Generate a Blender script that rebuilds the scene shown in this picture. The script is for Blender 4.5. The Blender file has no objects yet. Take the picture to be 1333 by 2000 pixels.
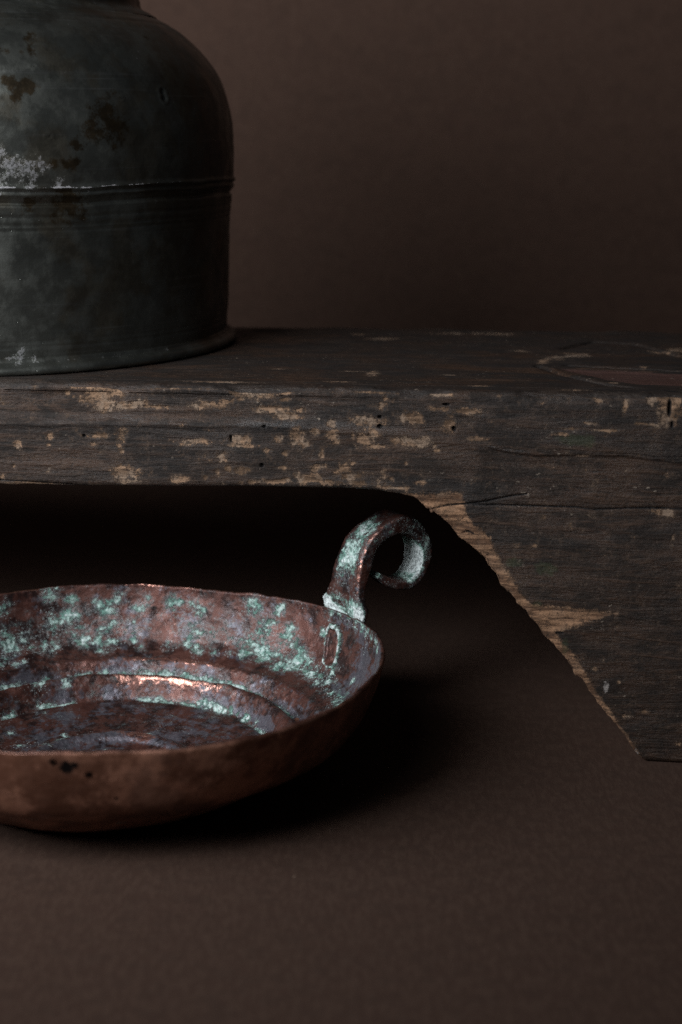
import bpy, math
import numpy as np

# ------------------------------------------------------------------ camera, light, exposure
scn = bpy.context.scene
col = scn.collection
RAD = math.radians

cam_d = bpy.data.cameras.new("camera")
cam_d.sensor_fit = 'VERTICAL'
cam_d.sensor_height = 36.0
cam_d.sensor_width = 24.0
cam_d.lens = 57.6
cam_d.clip_start = 0.02
cam_d.clip_end = 50
cam_d.dof.use_dof = True
cam_d.dof.focus_distance = 1.075
cam_d.dof.aperture_fstop = 4.6
cam = bpy.data.objects.new("camera", cam_d)
col.objects.link(cam)
cam.location = (0, 0, 0.406)
cam.rotation_euler = (RAD(90 - 13.4), 0, 0)
scn.camera = cam

world = bpy.data.worlds.new("World")
scn.world = world
world.use_nodes = True
world.node_tree.nodes["Background"].inputs["Color"].default_value = (0.75, 0.82, 1.0, 1)
world.node_tree.nodes["Background"].inputs["Strength"].default_value = 0.020

def area_light(name, loc, target, sx, sy, power, color):
    d = bpy.data.lights.new(name, 'AREA')
    d.shape = 'RECTANGLE'
    d.size, d.size_y = sx, sy
    d.energy = power
    d.color = color
    o = bpy.data.objects.new(name, d)
    col.objects.link(o)
    o.location = loc
    v = np.array(target, float) - np.array(loc, float)
    o.rotation_euler = (math.acos(-v[2] / np.linalg.norm(v)), 0, math.atan2(v[1], v[0]) - math.pi / 2)
    return o

#LIGHTS
area_light("window_light", (-1.02, 0.53, 0.70), (-0.2, 2.1, 0.58), 1.3, 0.5, 22.5, (0.94, 0.965, 1.0)).data.spread = RAD(140)
area_light("front_softbox", (-0.52, 0.12, 1.05), (-0.2, 1.15, 0.25), 0.5, 0.4, 2.1, (0.95, 0.97, 1.0))


scn.view_settings.view_transform = 'Standard'
scn.view_settings.look = 'None'
scn.view_settings.exposure = 0.0
scn.view_settings.gamma = 1.0
scn.cycles.max_bounces = 8
scn.cycles.use_denoising = False
scn.cycles.use_adaptive_sampling = False
scn.render.filter_size = 0.9

# ------------------------------------------------------------------ helpers: noise, grids, nodes
def _hash(ix, iy, iz, seed):
    h = (ix.astype(np.uint32) * np.uint32(374761393) + iy.astype(np.uint32) * np.uint32(668265263)
         + iz.astype(np.uint32) * np.uint32(2147483647) + np.uint32((seed * 974711) & 0xFFFFFFFF))
    h = (h ^ (h >> np.uint32(13))) * np.uint32(1274126177)
    h = h ^ (h >> np.uint32(16))
    return (h & np.uint32(0xFFFFFF)).astype(np.float64) / 16777215.0

def vnoise(p, scale, seed=0):
    """smooth value noise in 0..1 at the points p (n,3)"""
    q = np.asarray(p, float) * scale + 1000.0
    i = np.floor(q).astype(np.int64)
    f = q - i
    f = f * f * f * (f * (f * 6 - 15) + 10)
    x, y, z = i[:, 0], i[:, 1], i[:, 2]
    def c(a, b, d): return _hash(x + a, y + b, z + d, seed)
    fx, fy, fz = f[:, 0], f[:, 1], f[:, 2]
    a = c(0,0,0) * (1-fx) + c(1,0,0) * fx
    b = c(0,1,0) * (1-fx) + c(1,1,0) * fx
    d = c(0,0,1) * (1-fx) + c(1,0,1) * fx
    e = c(0,1,1) * (1-fx) + c(1,1,1) * fx
    return (a * (1-fy) + b * fy) * (1-fz) + (d * (1-fy) + e * fy) * fz

def fbm(p, scale, octaves=4, seed=0, gain=0.5):
    p = np.asarray(p, float)
    s = np.zeros(len(p)); a = 1.0; t = 0.0
    sc = np.asarray(scale, float)
    for k in range(octaves):
        s += a * vnoise(p, sc, seed + 17 * k); t += a
        a *= gain; sc = sc * 2.03
    return s / t

def sstep(a, b, x):
    t = np.clip((np.asarray(x, float) - a) / (b - a), 0, 1)
    return t * t * (3 - 2 * t)

def grid_normals(P, wrap):
    if wrap:
        du = np.roll(P, -1, 1) - np.roll(P, 1, 1)
    else:
        du = np.gradient(P, axis=1)
    dv = np.gradient(P, axis=0)
    n = np.cross(du, dv)
    l = np.linalg.norm(n, axis=2, keepdims=True)
    return n / np.maximum(l, 1e-12)

def grid_faces(nr, nc, wrap):
    r = np.arange(nr - 1)[:, None]
    c = np.arange(nc if wrap else nc - 1)[None, :]
    c2 = (c + 1) % nc
    return np.stack([r * nc + c, r * nc + c2, (r + 1) * nc + c2, (r + 1) * nc + c], -1).reshape(-1, 4)

def mesh_obj(name, V, Q, mat, parent=None, attrs=None, T=None):
    me = bpy.data.meshes.new(name)
    V = np.asarray(V, np.float32)
    nq = len(Q); nt = 0 if T is None else len(T)
    loops = Q.astype(np.int32).ravel()
    if nt: loops = np.concatenate([loops, np.asarray(T, np.int32).ravel()])
    me.vertices.add(len(V)); me.vertices.foreach_set("co", V.ravel())
    me.loops.add(len(loops)); me.loops.foreach_set("vertex_index", loops)
    me.polygons.add(nq + nt)
    st = np.concatenate([np.arange(nq) * 4, nq * 4 + np.arange(nt) * 3]).astype(np.int32)
    me.polygons.foreach_set("loop_start", st)
    me.polygons.foreach_set("use_smooth", np.ones(nq + nt, bool))
    for k, v in (attrs or {}).items():
        a = me.attributes.new(k, 'FLOAT', 'POINT')
        a.data.foreach_set("value", np.asarray(v, np.float32).ravel())
    me.update(calc_edges=True)
    me.validate()
    me.materials.append(mat)
    o = bpy.data.objects.new(name, me)
    col.objects.link(o)
    if parent: o.parent = parent
    return o

def grid_obj(name, P, mat, parent=None, wrap=False, attrs=None, flip=False):
    nr, nc = P.shape[:2]
    Q = grid_faces(nr, nc, wrap)
    if flip: Q = Q[:, ::-1]
    return mesh_obj(name, P.reshape(-1, 3), Q, mat, parent, attrs)

def empty(name, loc, rz, label, cat):
    o = bpy.data.objects.new(name, None)
    o.empty_display_size = 0.05
    col.objects.link(o)
    o.location = loc; o.rotation_euler = (0, 0, rz)
    o["label"] = label; o["category"] = cat
    return o

def blobs3(p, L):
    """highest of 1 - distance/radius over a list of (x, y, z, radius), in metres"""
    out = np.full(len(p), -3.0)
    for x, y, z, r in L:
        d = np.sqrt(((p - np.array([x, y, z])) ** 2).sum(1)) / r
        out = np.maximum(out, 1 - d)
    return out

def blobs2(u, z, L):
    out = np.full(len(u), -3.0)
    for a, b, ra, rb in L:
        out = np.maximum(out, 1 - np.sqrt(((u - a) / ra) ** 2 + ((z - b) / rb) ** 2))
    return out

def poly_sd(u, z, poly):
    """signed distance (inside positive) to a polygon"""
    P = np.array(poly, float); n = len(P)
    d = np.full(len(u), 1e9); inside = np.zeros(len(u), bool)
    for i in range(n):
        a = P[i]; b = P[(i + 1) % n]; e = b - a
        t = np.clip(((u - a[0]) * e[0] + (z - a[1]) * e[1]) / (e @ e), 0, 1)
        d = np.minimum(d, np.hypot(u - a[0] - t * e[0], z - a[1] - t * e[1]))
        cond = ((a[1] > z) != (b[1] > z))
        xi = a[0] + (z - a[1]) * e[0] / (e[1] if abs(e[1]) > 1e-9 else 1e-9)
        inside ^= cond & (u < xi)
    return np.where(inside, d, -d)

def line_d(u, z, L):
    d = np.full(len(u), 1e9)
    for line in L:
        for a, b in zip(line[:-1], line[1:]):
            a = np.array(a); b = np.array(b); e = b - a
            t = np.clip(((u - a[0]) * e[0] + (z - a[1]) * e[1]) / (e @ e), 0, 1)
            d = np.minimum(d, np.hypot(u - a[0] - t * e[0], z - a[1] - t * e[1]))
    return d

class NT:
    def __init__(self, name):
        self.m = bpy.data.materials.new(name); self.m.use_nodes = True
        self.t = self.m.node_tree
        self.b = self.t.nodes["Principled BSDF"]
        self.co = self.n('ShaderNodeTexCoord').outputs['Object']
    def n(self, ty, **kw):
        x = self.t.nodes.new(ty)
        for k, v in kw.items(): setattr(x, k, v)
        return x
    def put(self, sock, v):
        if hasattr(v, 'is_output') or isinstance(v, bpy.types.NodeSocket): self.t.links.new(v, sock)
        else:
            if isinstance(v, (tuple, list)) and len(v) == 3 and sock.type == 'RGBA': v = (*v, 1)
            sock.default_value = v
    def attr(self, name):
        return self.n('ShaderNodeAttribute', attribute_name=name).outputs['Fac']
    def map(self, scale=(1,1,1), loc=(0,0,0), rot=(0,0,0), co=None):
        x = self.n('ShaderNodeMapping')
        self.put(x.inputs['Vector'], co or self.co)
        x.inputs['Scale'].default_value = scale; x.inputs['Location'].default_value = loc
        x.inputs['Rotation'].default_value = rot
        return x.outputs['Vector']
    def noise(self, scale, detail=4, rough=0.5, dist=0.0, co=None, sc=None, loc=(0,0,0)):
        x = self.n('ShaderNodeTexNoise')
        v = co or self.co
        if sc: v = self.map(sc, loc, co=v)
        elif loc != (0,0,0): v = self.map((1,1,1), loc, co=v)
        self.put(x.inputs['Vector'], v)
        x.inputs['Scale'].default_value = scale; x.inputs['Detail'].default_value = detail
        x.inputs['Roughness'].default_value = rough; x.inputs['Distortion'].default_value = dist
        gain = 1.0 + 0.36 * detail * rough
        return self.math('MULTIPLY_ADD', x.outputs['Fac'], gain, 0.5 - 0.5 * gain)
    def voro(self, scale, feature='F1', co=None, sc=None, rand=1.0):
        x = self.n('ShaderNodeTexVoronoi', feature=feature)
        v = co or self.co
        if sc: v = self.map(sc, co=v)
        self.put(x.inputs['Vector'], v)
        x.inputs['Scale'].default_value = scale; x.inputs['Randomness'].default_value = rand
        return x.outputs['Distance']
    def nz(self, scale, gain, detail=5, rough=0.7, sc=None, loc=(0,0,0)):
        return self.math('MULTIPLY', self.math('SUBTRACT', self.noise(scale, detail, rough, sc=sc, loc=loc), 0.5), gain)
    def math(self, op, a, b=0.0, c=None, clamp=False):
        x = self.n('ShaderNodeMath', operation=op, use_clamp=clamp)
        self.put(x.inputs[0], a); self.put(x.inputs[1], b)
        if c is not None: self.put(x.inputs[2], c)
        return x.outputs[0]
    def add(self, a, b): return self.math('ADD', a, b)
    def sub(self, a, b): return self.math('SUBTRACT', a, b)
    def mul(self, a, b): return self.math('MULTIPLY', a, b)
    def mx(self, a, b): return self.math('MAXIMUM', a, b)
    def inv(self, a): return self.math('SUBTRACT', 1.0, a, clamp=True)
    def ss(self, a, b, x, lo=0.0, hi=1.0):
        r = self.n('ShaderNodeMapRange', interpolation_type='SMOOTHSTEP')
        self.put(r.inputs['Value'], x)
        r.inputs['From Min'].default_value = a; r.inputs['From Max'].default_value = b
        r.inputs['To Min'].default_value = lo; r.inputs['To Max'].default_value = hi
        return r.outputs['Result']
    def mix(self, f, a, b, mode='MIX'):
        x = self.n('ShaderNodeMix', data_type='RGBA', blend_type=mode)
        self.put(x.inputs[0], f); self.put(x.inputs[6], a); self.put(x.inputs[7], b)
        return x.outputs[2]
    def mixf(self, f, a, b):
        x = self.n('ShaderNodeMix', data_type='FLOAT')
        self.put(x.inputs[0], f); self.put(x.inputs[2], a); self.put(x.inputs[3], b)
        return x.outputs[0]
    def bump(self, h, dist, strength=1.0, normal=None):
        x = self.n('ShaderNodeBump')
        self.put(x.inputs['Height'], h); x.inputs['Distance'].default_value = dist
        x.inputs['Strength'].default_value = strength
        if normal: self.put(x.inputs['Normal'], normal)
        return x.outputs['Normal']
    def out(self, **kw):
        names = dict(color='Base Color', rough='Roughness', metal='Metallic', normal='Normal', spec='Specular IOR Level')
        for k, v in kw.items(): self.put(self.b.inputs[names[k]], v)
        return self.m

# ------------------------------------------------------------------ materials
def paper_material():
    t = NT("brown_paper")
    f = t.noise(900, 2, 0.6, sc=(1, 1, 1))
    f2 = t.noise(60, 4, 0.6, sc=(1, 1.6, 1))
    f3 = t.noise(5, 3, 0.5)
    fib = t.noise(260, 3, 0.7, sc=(1, 0.35, 1))
    c = t.mix(f3, (0.0426, 0.0223, 0.0151), (0.0503, 0.0270, 0.0183))
    c = t.mix(t.ss(0.35, 0.7, fib), c, (0.0581, 0.0330, 0.0228))
    c = t.mix(t.mul(t.ss(0.45, 0.75, f2), 0.35), c, (0.0362, 0.0201, 0.0139))
    sp = t.voro(34); spk = t.ss(0.030, 0.018, sp)
    c = t.mix(t.mul(spk, t.ss(0.48, 0.52, t.noise(9, 1))), c, (0.1778, 0.1277, 0.0939))
    return t.out(color=c, rough=0.9, spec=0.25, normal=t.bump(t.add(f, fib), 0.0004, 0.5))

def wood_material():
    t = NT("weathered_wood")
    warmv, bare, dark, moss, pale, red, raw, polish = (t.attr(k) for k in ('warm', 'bare', 'dark', 'moss', 'pale', 'red', 'raw', 'polish'))
    g1 = t.noise(1, 7, 0.72, 1.2, sc=(16, 60, 150))                  # long grain
    g2 = t.noise(1, 5, 0.7, 0.6, sc=(70, 300, 760), loc=(3, 1, 7))   # fibres
    g3 = t.noise(1, 4, 0.6, 0.8, sc=(5, 14, 24), loc=(1, 5, 2))
    pit = t.noise(460, 5, 0.72)
    blot = t.noise(38, 7, 0.74, 0.4, sc=(0.7, 1, 1.2))
    wm = t.ss(0.2, 0.8, t.add(warmv, t.mul(t.sub(g3, 0.5), 2.4)))
    dk0 = t.mix(wm, (0.0093, 0.0066, 0.0054), (0.0132, 0.0078, 0.0050))
    md0 = t.mix(wm, (0.0258, 0.0176, 0.0135), (0.0384, 0.0207, 0.0125))
    base = t.mix(t.ss(0.15, 0.80, blot), md0, dk0)
    base = t.mix(t.mul(t.ss(0.50, 0.80, g1), 0.7), base, t.mix(wm, (0.0330, 0.0226, 0.0171), (0.0542, 0.0291, 0.0171)))
    base = t.mix(t.mul(t.ss(0.46, 0.24, g2), 0.6), base, (0.0066, 0.0048, 0.0037))
    base = t.mix(t.mul(t.ss(0.70, 0.95, pit), 0.25), base, (0.0495, 0.0336, 0.0250))
    base = t.mix(t.mul(t.ss(0.40, 0.15, pit), 0.6), base, (0.0060, 0.0045, 0.0037))
    base = t.mix(t.mul(red, t.ss(0.3, 0.55, t.add(red, t.mul(t.sub(g1, 0.5), 1.2)))), base, (0.0562, 0.0269, 0.0210))
    # ragged patches worn down to bare wood
    edge = t.add(t.nz(380, 0.8, 7, 0.8, sc=(0.95, 1, 1)), t.nz(105, 1.15, 6, 0.74, sc=(1.0, 1, 1)))
    bv = t.add(bare, edge)
    bm = t.mx(t.ss(0.47, 0.60, bv), t.ss(0.34, 0.78, t.add(raw, t.mul(edge, 0.75))))
    bcol = t.mix(t.ss(0.3, 0.7, g1), (0.0968, 0.0576, 0.0328), (0.2438, 0.1515, 0.0928))
    bcol = t.mix(t.ss(0.45, 0.70, t.noise(60, 5, 0.7)), bcol, (0.2090, 0.1478, 0.1035))
    bcol = t.mix(t.mul(raw, 0.8), bcol, t.mix(t.ss(0.35, 0.65, g1), (0.095, 0.046, 0.024), (0.285, 0.158, 0.088)))
    bcol = t.mix(t.mul(t.ss(0.48, 0.22, pit), 0.7), bcol, (0.0405, 0.0255, 0.0170))
    bcol = t.mix(t.mul(t.ss(0.42, 0.22, g2), 0.6), bcol, (0.0540, 0.0334, 0.0221))
    base = t.mix(t.mul(t.ss(0.02, 0.5, bv), 0.55), base, (0.0720, 0.0466, 0.0314))
    c = t.mix(bm, base, bcol)
    chips = t.mul(t.ss(0.74, 0.86, t.noise(430, 4, 0.6, sc=(0.6, 1, 1))), t.ss(0.5, 0.75, t.noise(20, 4, 0.65)))
    c = t.mix(t.mul(chips, 0.75), c, (0.26, 0.21, 0.165))
    mm = t.mul(t.ss(0.45, 1.0, t.add(moss, t.nz(190, 1.0, 5, 0.75))), 0.42)
    c = t.mix(mm, c, (0.034, 0.046, 0.020))
    pm = t.ss(0.4, 0.9, t.add(pale, t.nz(260, 1.1, 5, 0.75)))
    c = t.mix(t.mul(pm, 0.8), c, (0.30, 0.27, 0.25))
    dk = t.ss(0.35, 0.75, t.add(dark, t.nz(300, 0.5, 4, 0.7)))
    c = t.mix(t.mul(dk, 0.93), c, (0.005, 0.004, 0.004))
    r = t.mixf(bm, t.mixf(polish, t.ss(0.2, 0.8, blot, 0.50, 0.72), 0.42), 0.88)
    h = t.add(t.add(t.mul(g1, 0.7), t.mul(g2, 0.25)), t.add(t.mul(pit, 0.28), t.add(t.mul(bm, -0.45), t.mul(blot, 0.6))))
    return t.out(color=c, rough=r, spec=t.mixf(polish, 0.32, 0.55), normal=t.bump(h, 0.0009, 0.9))

def tin_material():
    t = NT("blackened_tin")
    rust, oxide, painted_glint = t.attr('rust'), t.attr('oxide'), t.attr('painted_glint')
    n1 = t.noise(14, 5, 0.6); n2 = t.noise(60, 5, 0.65); fine = t.noise(420, 4, 0.7)
    hz = t.noise(1, 4, 0.6, sc=(9, 9, 420))
    vt = t.noise(1, 4, 0.6, sc=(520, 520, 16))
    c = t.mix(t.ss(0.0, 1.0, n1), (0.1018, 0.1064, 0.0951), (0.1917, 0.1993, 0.1778))
    c = t.mix(t.mul(t.ss(0.4, 0.9, n2), 0.18), c, (0.0551, 0.0568, 0.0550))
    c = t.mix(t.mul(t.ss(0.5, 0.72, t.noise(24, 4, 0.6, loc=(4, 2, 1))), 0.45), c, (0.1056, 0.0797, 0.0459))
    c = t.mix(t.mul(t.ss(0.62, 0.9, hz), 0.3), c, (0.2396, 0.2476, 0.2407))
    scr = t.mul(t.ss(0.80, 0.95, t.noise(1, 2, 0.5, sc=(7, 7, 1700))), t.ss(0.5, 0.8, t.noise(22, 4, 0.6, loc=(8, 3, 3))))
    c = t.mix(t.mul(scr, 0.55), c, (0.42, 0.42, 0.43))
    blo = t.ss(0.55, 0.85, t.noise(17, 5, 0.65, loc=(3, 9, 6)))
    c = t.mix(t.mul(blo, 0.4), c, (0.085, 0.070, 0.050))
    rm = t.ss(0.35, 0.75, t.add(rust, t.add(t.nz(150, 0.7), t.nz(45, 0.8))))
    c = t.mix(t.mul(rm, 0.9), c, t.mix(fine, (0.030, 0.020, 0.010), (0.070, 0.046, 0.022)))
    om = t.ss(0.42, 0.72, t.add(oxide, t.add(t.nz(210, 0.9, 6, 0.75), t.nz(60, 0.7))))
    c = t.mix(t.mul(om, 0.7), c, t.mix(t.ss(0.4, 0.6, fine), (0.0404, 0.0390, 0.0410), (0.2600, 0.2560, 0.2680)))
    bmk = t.ss(0.42, 0.62, t.add(painted_glint, t.add(t.nz(1, 0.7, 3, 0.6, sc=(420, 420, 25)), t.nz(90, 0.5))))  # highlights painted into the tin: seam bead, grooves, shoulder sheen
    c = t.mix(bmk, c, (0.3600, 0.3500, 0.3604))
    pit = t.mul(t.ss(0.09, 0.03, t.voro(150)), t.ss(0.5, 0.6, t.noise(30, 3)))
    c = t.mix(t.mul(pit, 0.8), c, (0.0086, 0.0084, 0.0082))
    r = t.add(t.ss(0.3, 0.7, n2, 0.34, 0.46), t.add(t.mul(rm, 0.06), t.mul(om, 0.18)))
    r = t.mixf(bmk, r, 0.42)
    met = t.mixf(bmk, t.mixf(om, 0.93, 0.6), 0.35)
    h = t.add(t.add(t.mul(n2, 0.6), t.mul(fine, 0.18)), t.add(t.mul(hz, 0.12), t.add(t.mul(om, 0.25), t.mul(pit, -1.0))))
    return t.out(color=c, rough=r, metal=met, normal=t.bump(h, 0.0004, 0.6))

def copper_material():
    t = NT("tarnished_copper")
    green, worn_glint, blue, plain, hole = (t.attr(k) for k in ('green', 'worn_glint', 'blue', 'plain', 'hole'))
    n1 = t.noise(30, 5, 0.62); n2 = t.noise(110, 5, 0.68); fine = t.noise(520, 4, 0.7); big = t.noise(12, 3, 0.5, loc=(2, 7, 1))
    c = t.mix(t.ss(0.35, 0.65, n2), (0.032, 0.0165, 0.0150), (0.088, 0.036, 0.027))
    c = t.mix(t.mul(t.ss(0.47, 0.62, n1), 0.7), c, (0.112, 0.044, 0.033))
    cv0 = t.n('ShaderNodeCombineXYZ')
    t.put(cv0.inputs[0], t.attr('arc')); t.put(cv0.inputs[1], t.attr('rad'))
    blue = t.add(blue, t.mul(t.sub(t.noise(1, 4, 0.6, 0.3, co=cv0.outputs[0], sc=(20, 190, 1), loc=(4, 4, 0)), 0.5), 0.4))
    bl = t.ss(0.40, 0.66, t.add(blue, t.add(t.nz(42, 0.8, 5, 0.68, loc=(9, 1, 3)), t.nz(230, 0.45))))
    c = t.mix(t.mul(bl, 0.85), c, t.mix(fine, (0.055, 0.055, 0.078), (0.175, 0.172, 0.195)))  # bluish tarnish, also carrying the painted light on the ring slopes
    # outside: plain brown copper
    pc = t.mix(t.ss(0.3, 0.7, t.noise(34, 6, 0.7)), (0.180, 0.080, 0.050), (0.390, 0.190, 0.125))
    pc = t.mix(t.mul(t.ss(0.5, 0.68, t.noise(16, 5, 0.65, loc=(6, 6, 1))), 0.5), pc, (0.10, 0.052, 0.038))
    pc = t.mix(t.ss(0.82, 0.92, t.noise(55, 3, 0.6, loc=(3, 3, 8))), pc, (0.02, 0.016, 0.018))
    c = t.mix(plain, c, pc)
    # rubbed bare copper, with the pinkish glint painted in
    wn = t.ss(0.42, 0.72, t.add(worn_glint, t.add(t.nz(190, 0.9, 6, 0.75, loc=(1, 8, 4)), t.nz(60, 0.35))))
    c = t.mix(wn, c, (0.72, 0.37, 0.29))
    # verdigris: powdery crust, speckles and dense clots
    e = t.add(t.nz(270, 0.95, 7, 0.82, loc=(5, 5, 5)), t.add(t.nz(64, 0.80, 6, 0.72, loc=(7, 1, 2)), t.nz(24, 0.45, 4, 0.6, loc=(1, 3, 9))))
    cv = t.n('ShaderNodeCombineXYZ')
    t.put(cv.inputs[0], t.attr('arc')); t.put(cv.inputs[1], t.attr('rad'))
    stv = t.noise(1, 5, 0.7, 0.3, co=cv.outputs[0], sc=(34, 240, 1))
    e = t.add(e, t.mul(t.sub(stv, 0.5), 0.55))
    gv = t.add(green, e)
    wash = t.ss(0.05, 0.85, gv)
    gm = t.ss(0.54, 0.78, gv)
    sp = t.mul(t.ss(0.36, 0.12, t.voro(560)), t.ss(0.10, 0.5, t.add(green, t.nz(48, 1.1, 5))))
    c = t.mix(t.mul(wash, 0.52), c, t.mix(t.ss(0.4, 0.6, fine), (0.10, 0.135, 0.145), (0.26, 0.31, 0.32)))
    gcol = t.mix(t.ss(0.38, 0.62, t.noise(120, 6, 0.75)), (0.13, 0.29, 0.235), (0.42, 0.58, 0.53))
    gcol = t.mix(t.mul(t.ss(0.56, 0.70, t.noise(85, 6, 0.75, loc=(2, 2, 9))), 0.8), gcol, (0.045, 0.13, 0.085))
    gcol = t.mix(t.ss(0.95, 1.35, gv), gcol, (0.66, 0.74, 0.73))
    gcol = t.mix(t.mul(t.ss(0.52, 0.40, t.noise(480, 5, 0.8)), 0.65), gcol, (0.055, 0.065, 0.065))
    c = t.mix(t.mul(gm, 0.92), c, gcol)
    c = t.mix(t.mul(t.inv(gm), t.mul(sp, 0.55)), c, (0.40, 0.47, 0.47))
    c = t.mix(t.ss(0.35, 0.95, t.add(hole, t.add(t.nz(150, 0.7, 5, 0.75), t.nz(60, 0.7, 4, 0.6)))), c, (0.006, 0.004, 0.004))
    crust = t.mx(gm, sp)
    r = t.mixf(crust, t.mixf(wn, t.ss(0.3, 0.7, n2, 0.36, 0.54), 0.38), 0.86)
    met = t.mul(t.inv(crust), t.mixf(wn, t.mixf(plain, 0.55, 0.55), 1.0))
    h = t.add(t.add(t.mul(n2, 0.55), t.mul(fine, 0.3)), t.add(t.mul(gm, 0.6), t.mul(n1, 0.5)))
    hs = t.mul(h, t.mixf(plain, 1.0, 0.4))
    return t.out(color=c, rough=r, metal=met, normal=t.bump(hs, 0.0007, 0.8))

M_PAPER, M_WOOD, M_TIN, M_COPPER = paper_material(), wood_material(), tin_material(), copper_material()

# ------------------------------------------------------------------ the setting: one sheet of brown paper, floor curving up into the wall
def build_backdrop():
    prof = [(-1.2 + 2.7 * i / 40, 0.0) for i in range(41)]
    R0 = 0.45
    for i in range(1, 25):
        a = math.pi / 2 * i / 24
        prof.append((1.5 + R0 * math.sin(a), R0 - R0 * math.cos(a)))
    for i in range(1, 30):
        prof.append((1.5 + R0, R0 + 1.9 * i / 29))
    xs = np.linspace(-3.2, 3.2, 120)
    P = np.zeros((len(prof), len(xs), 3))
    P[:, :, 0] = xs[None]
    P[:, :, 1] = np.array(prof)[:, :1]
    P[:, :, 2] = np.array(prof)[:, 1:]
    w = fbm(P.reshape(-1, 3), 1.7, 3, 5).reshape(P.shape[:2]) - 0.5
    k = sstep(1.6, 2.0, P[:, :, 1])
    P[:, :, 1] += w * 0.02 * k
    o = grid_obj("paper_backdrop", P, M_PAPER)
    o["kind"] = "structure"
    o["label"] = "dark brown paper sweep that is both the floor and the wall behind"
build_backdrop()

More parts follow.
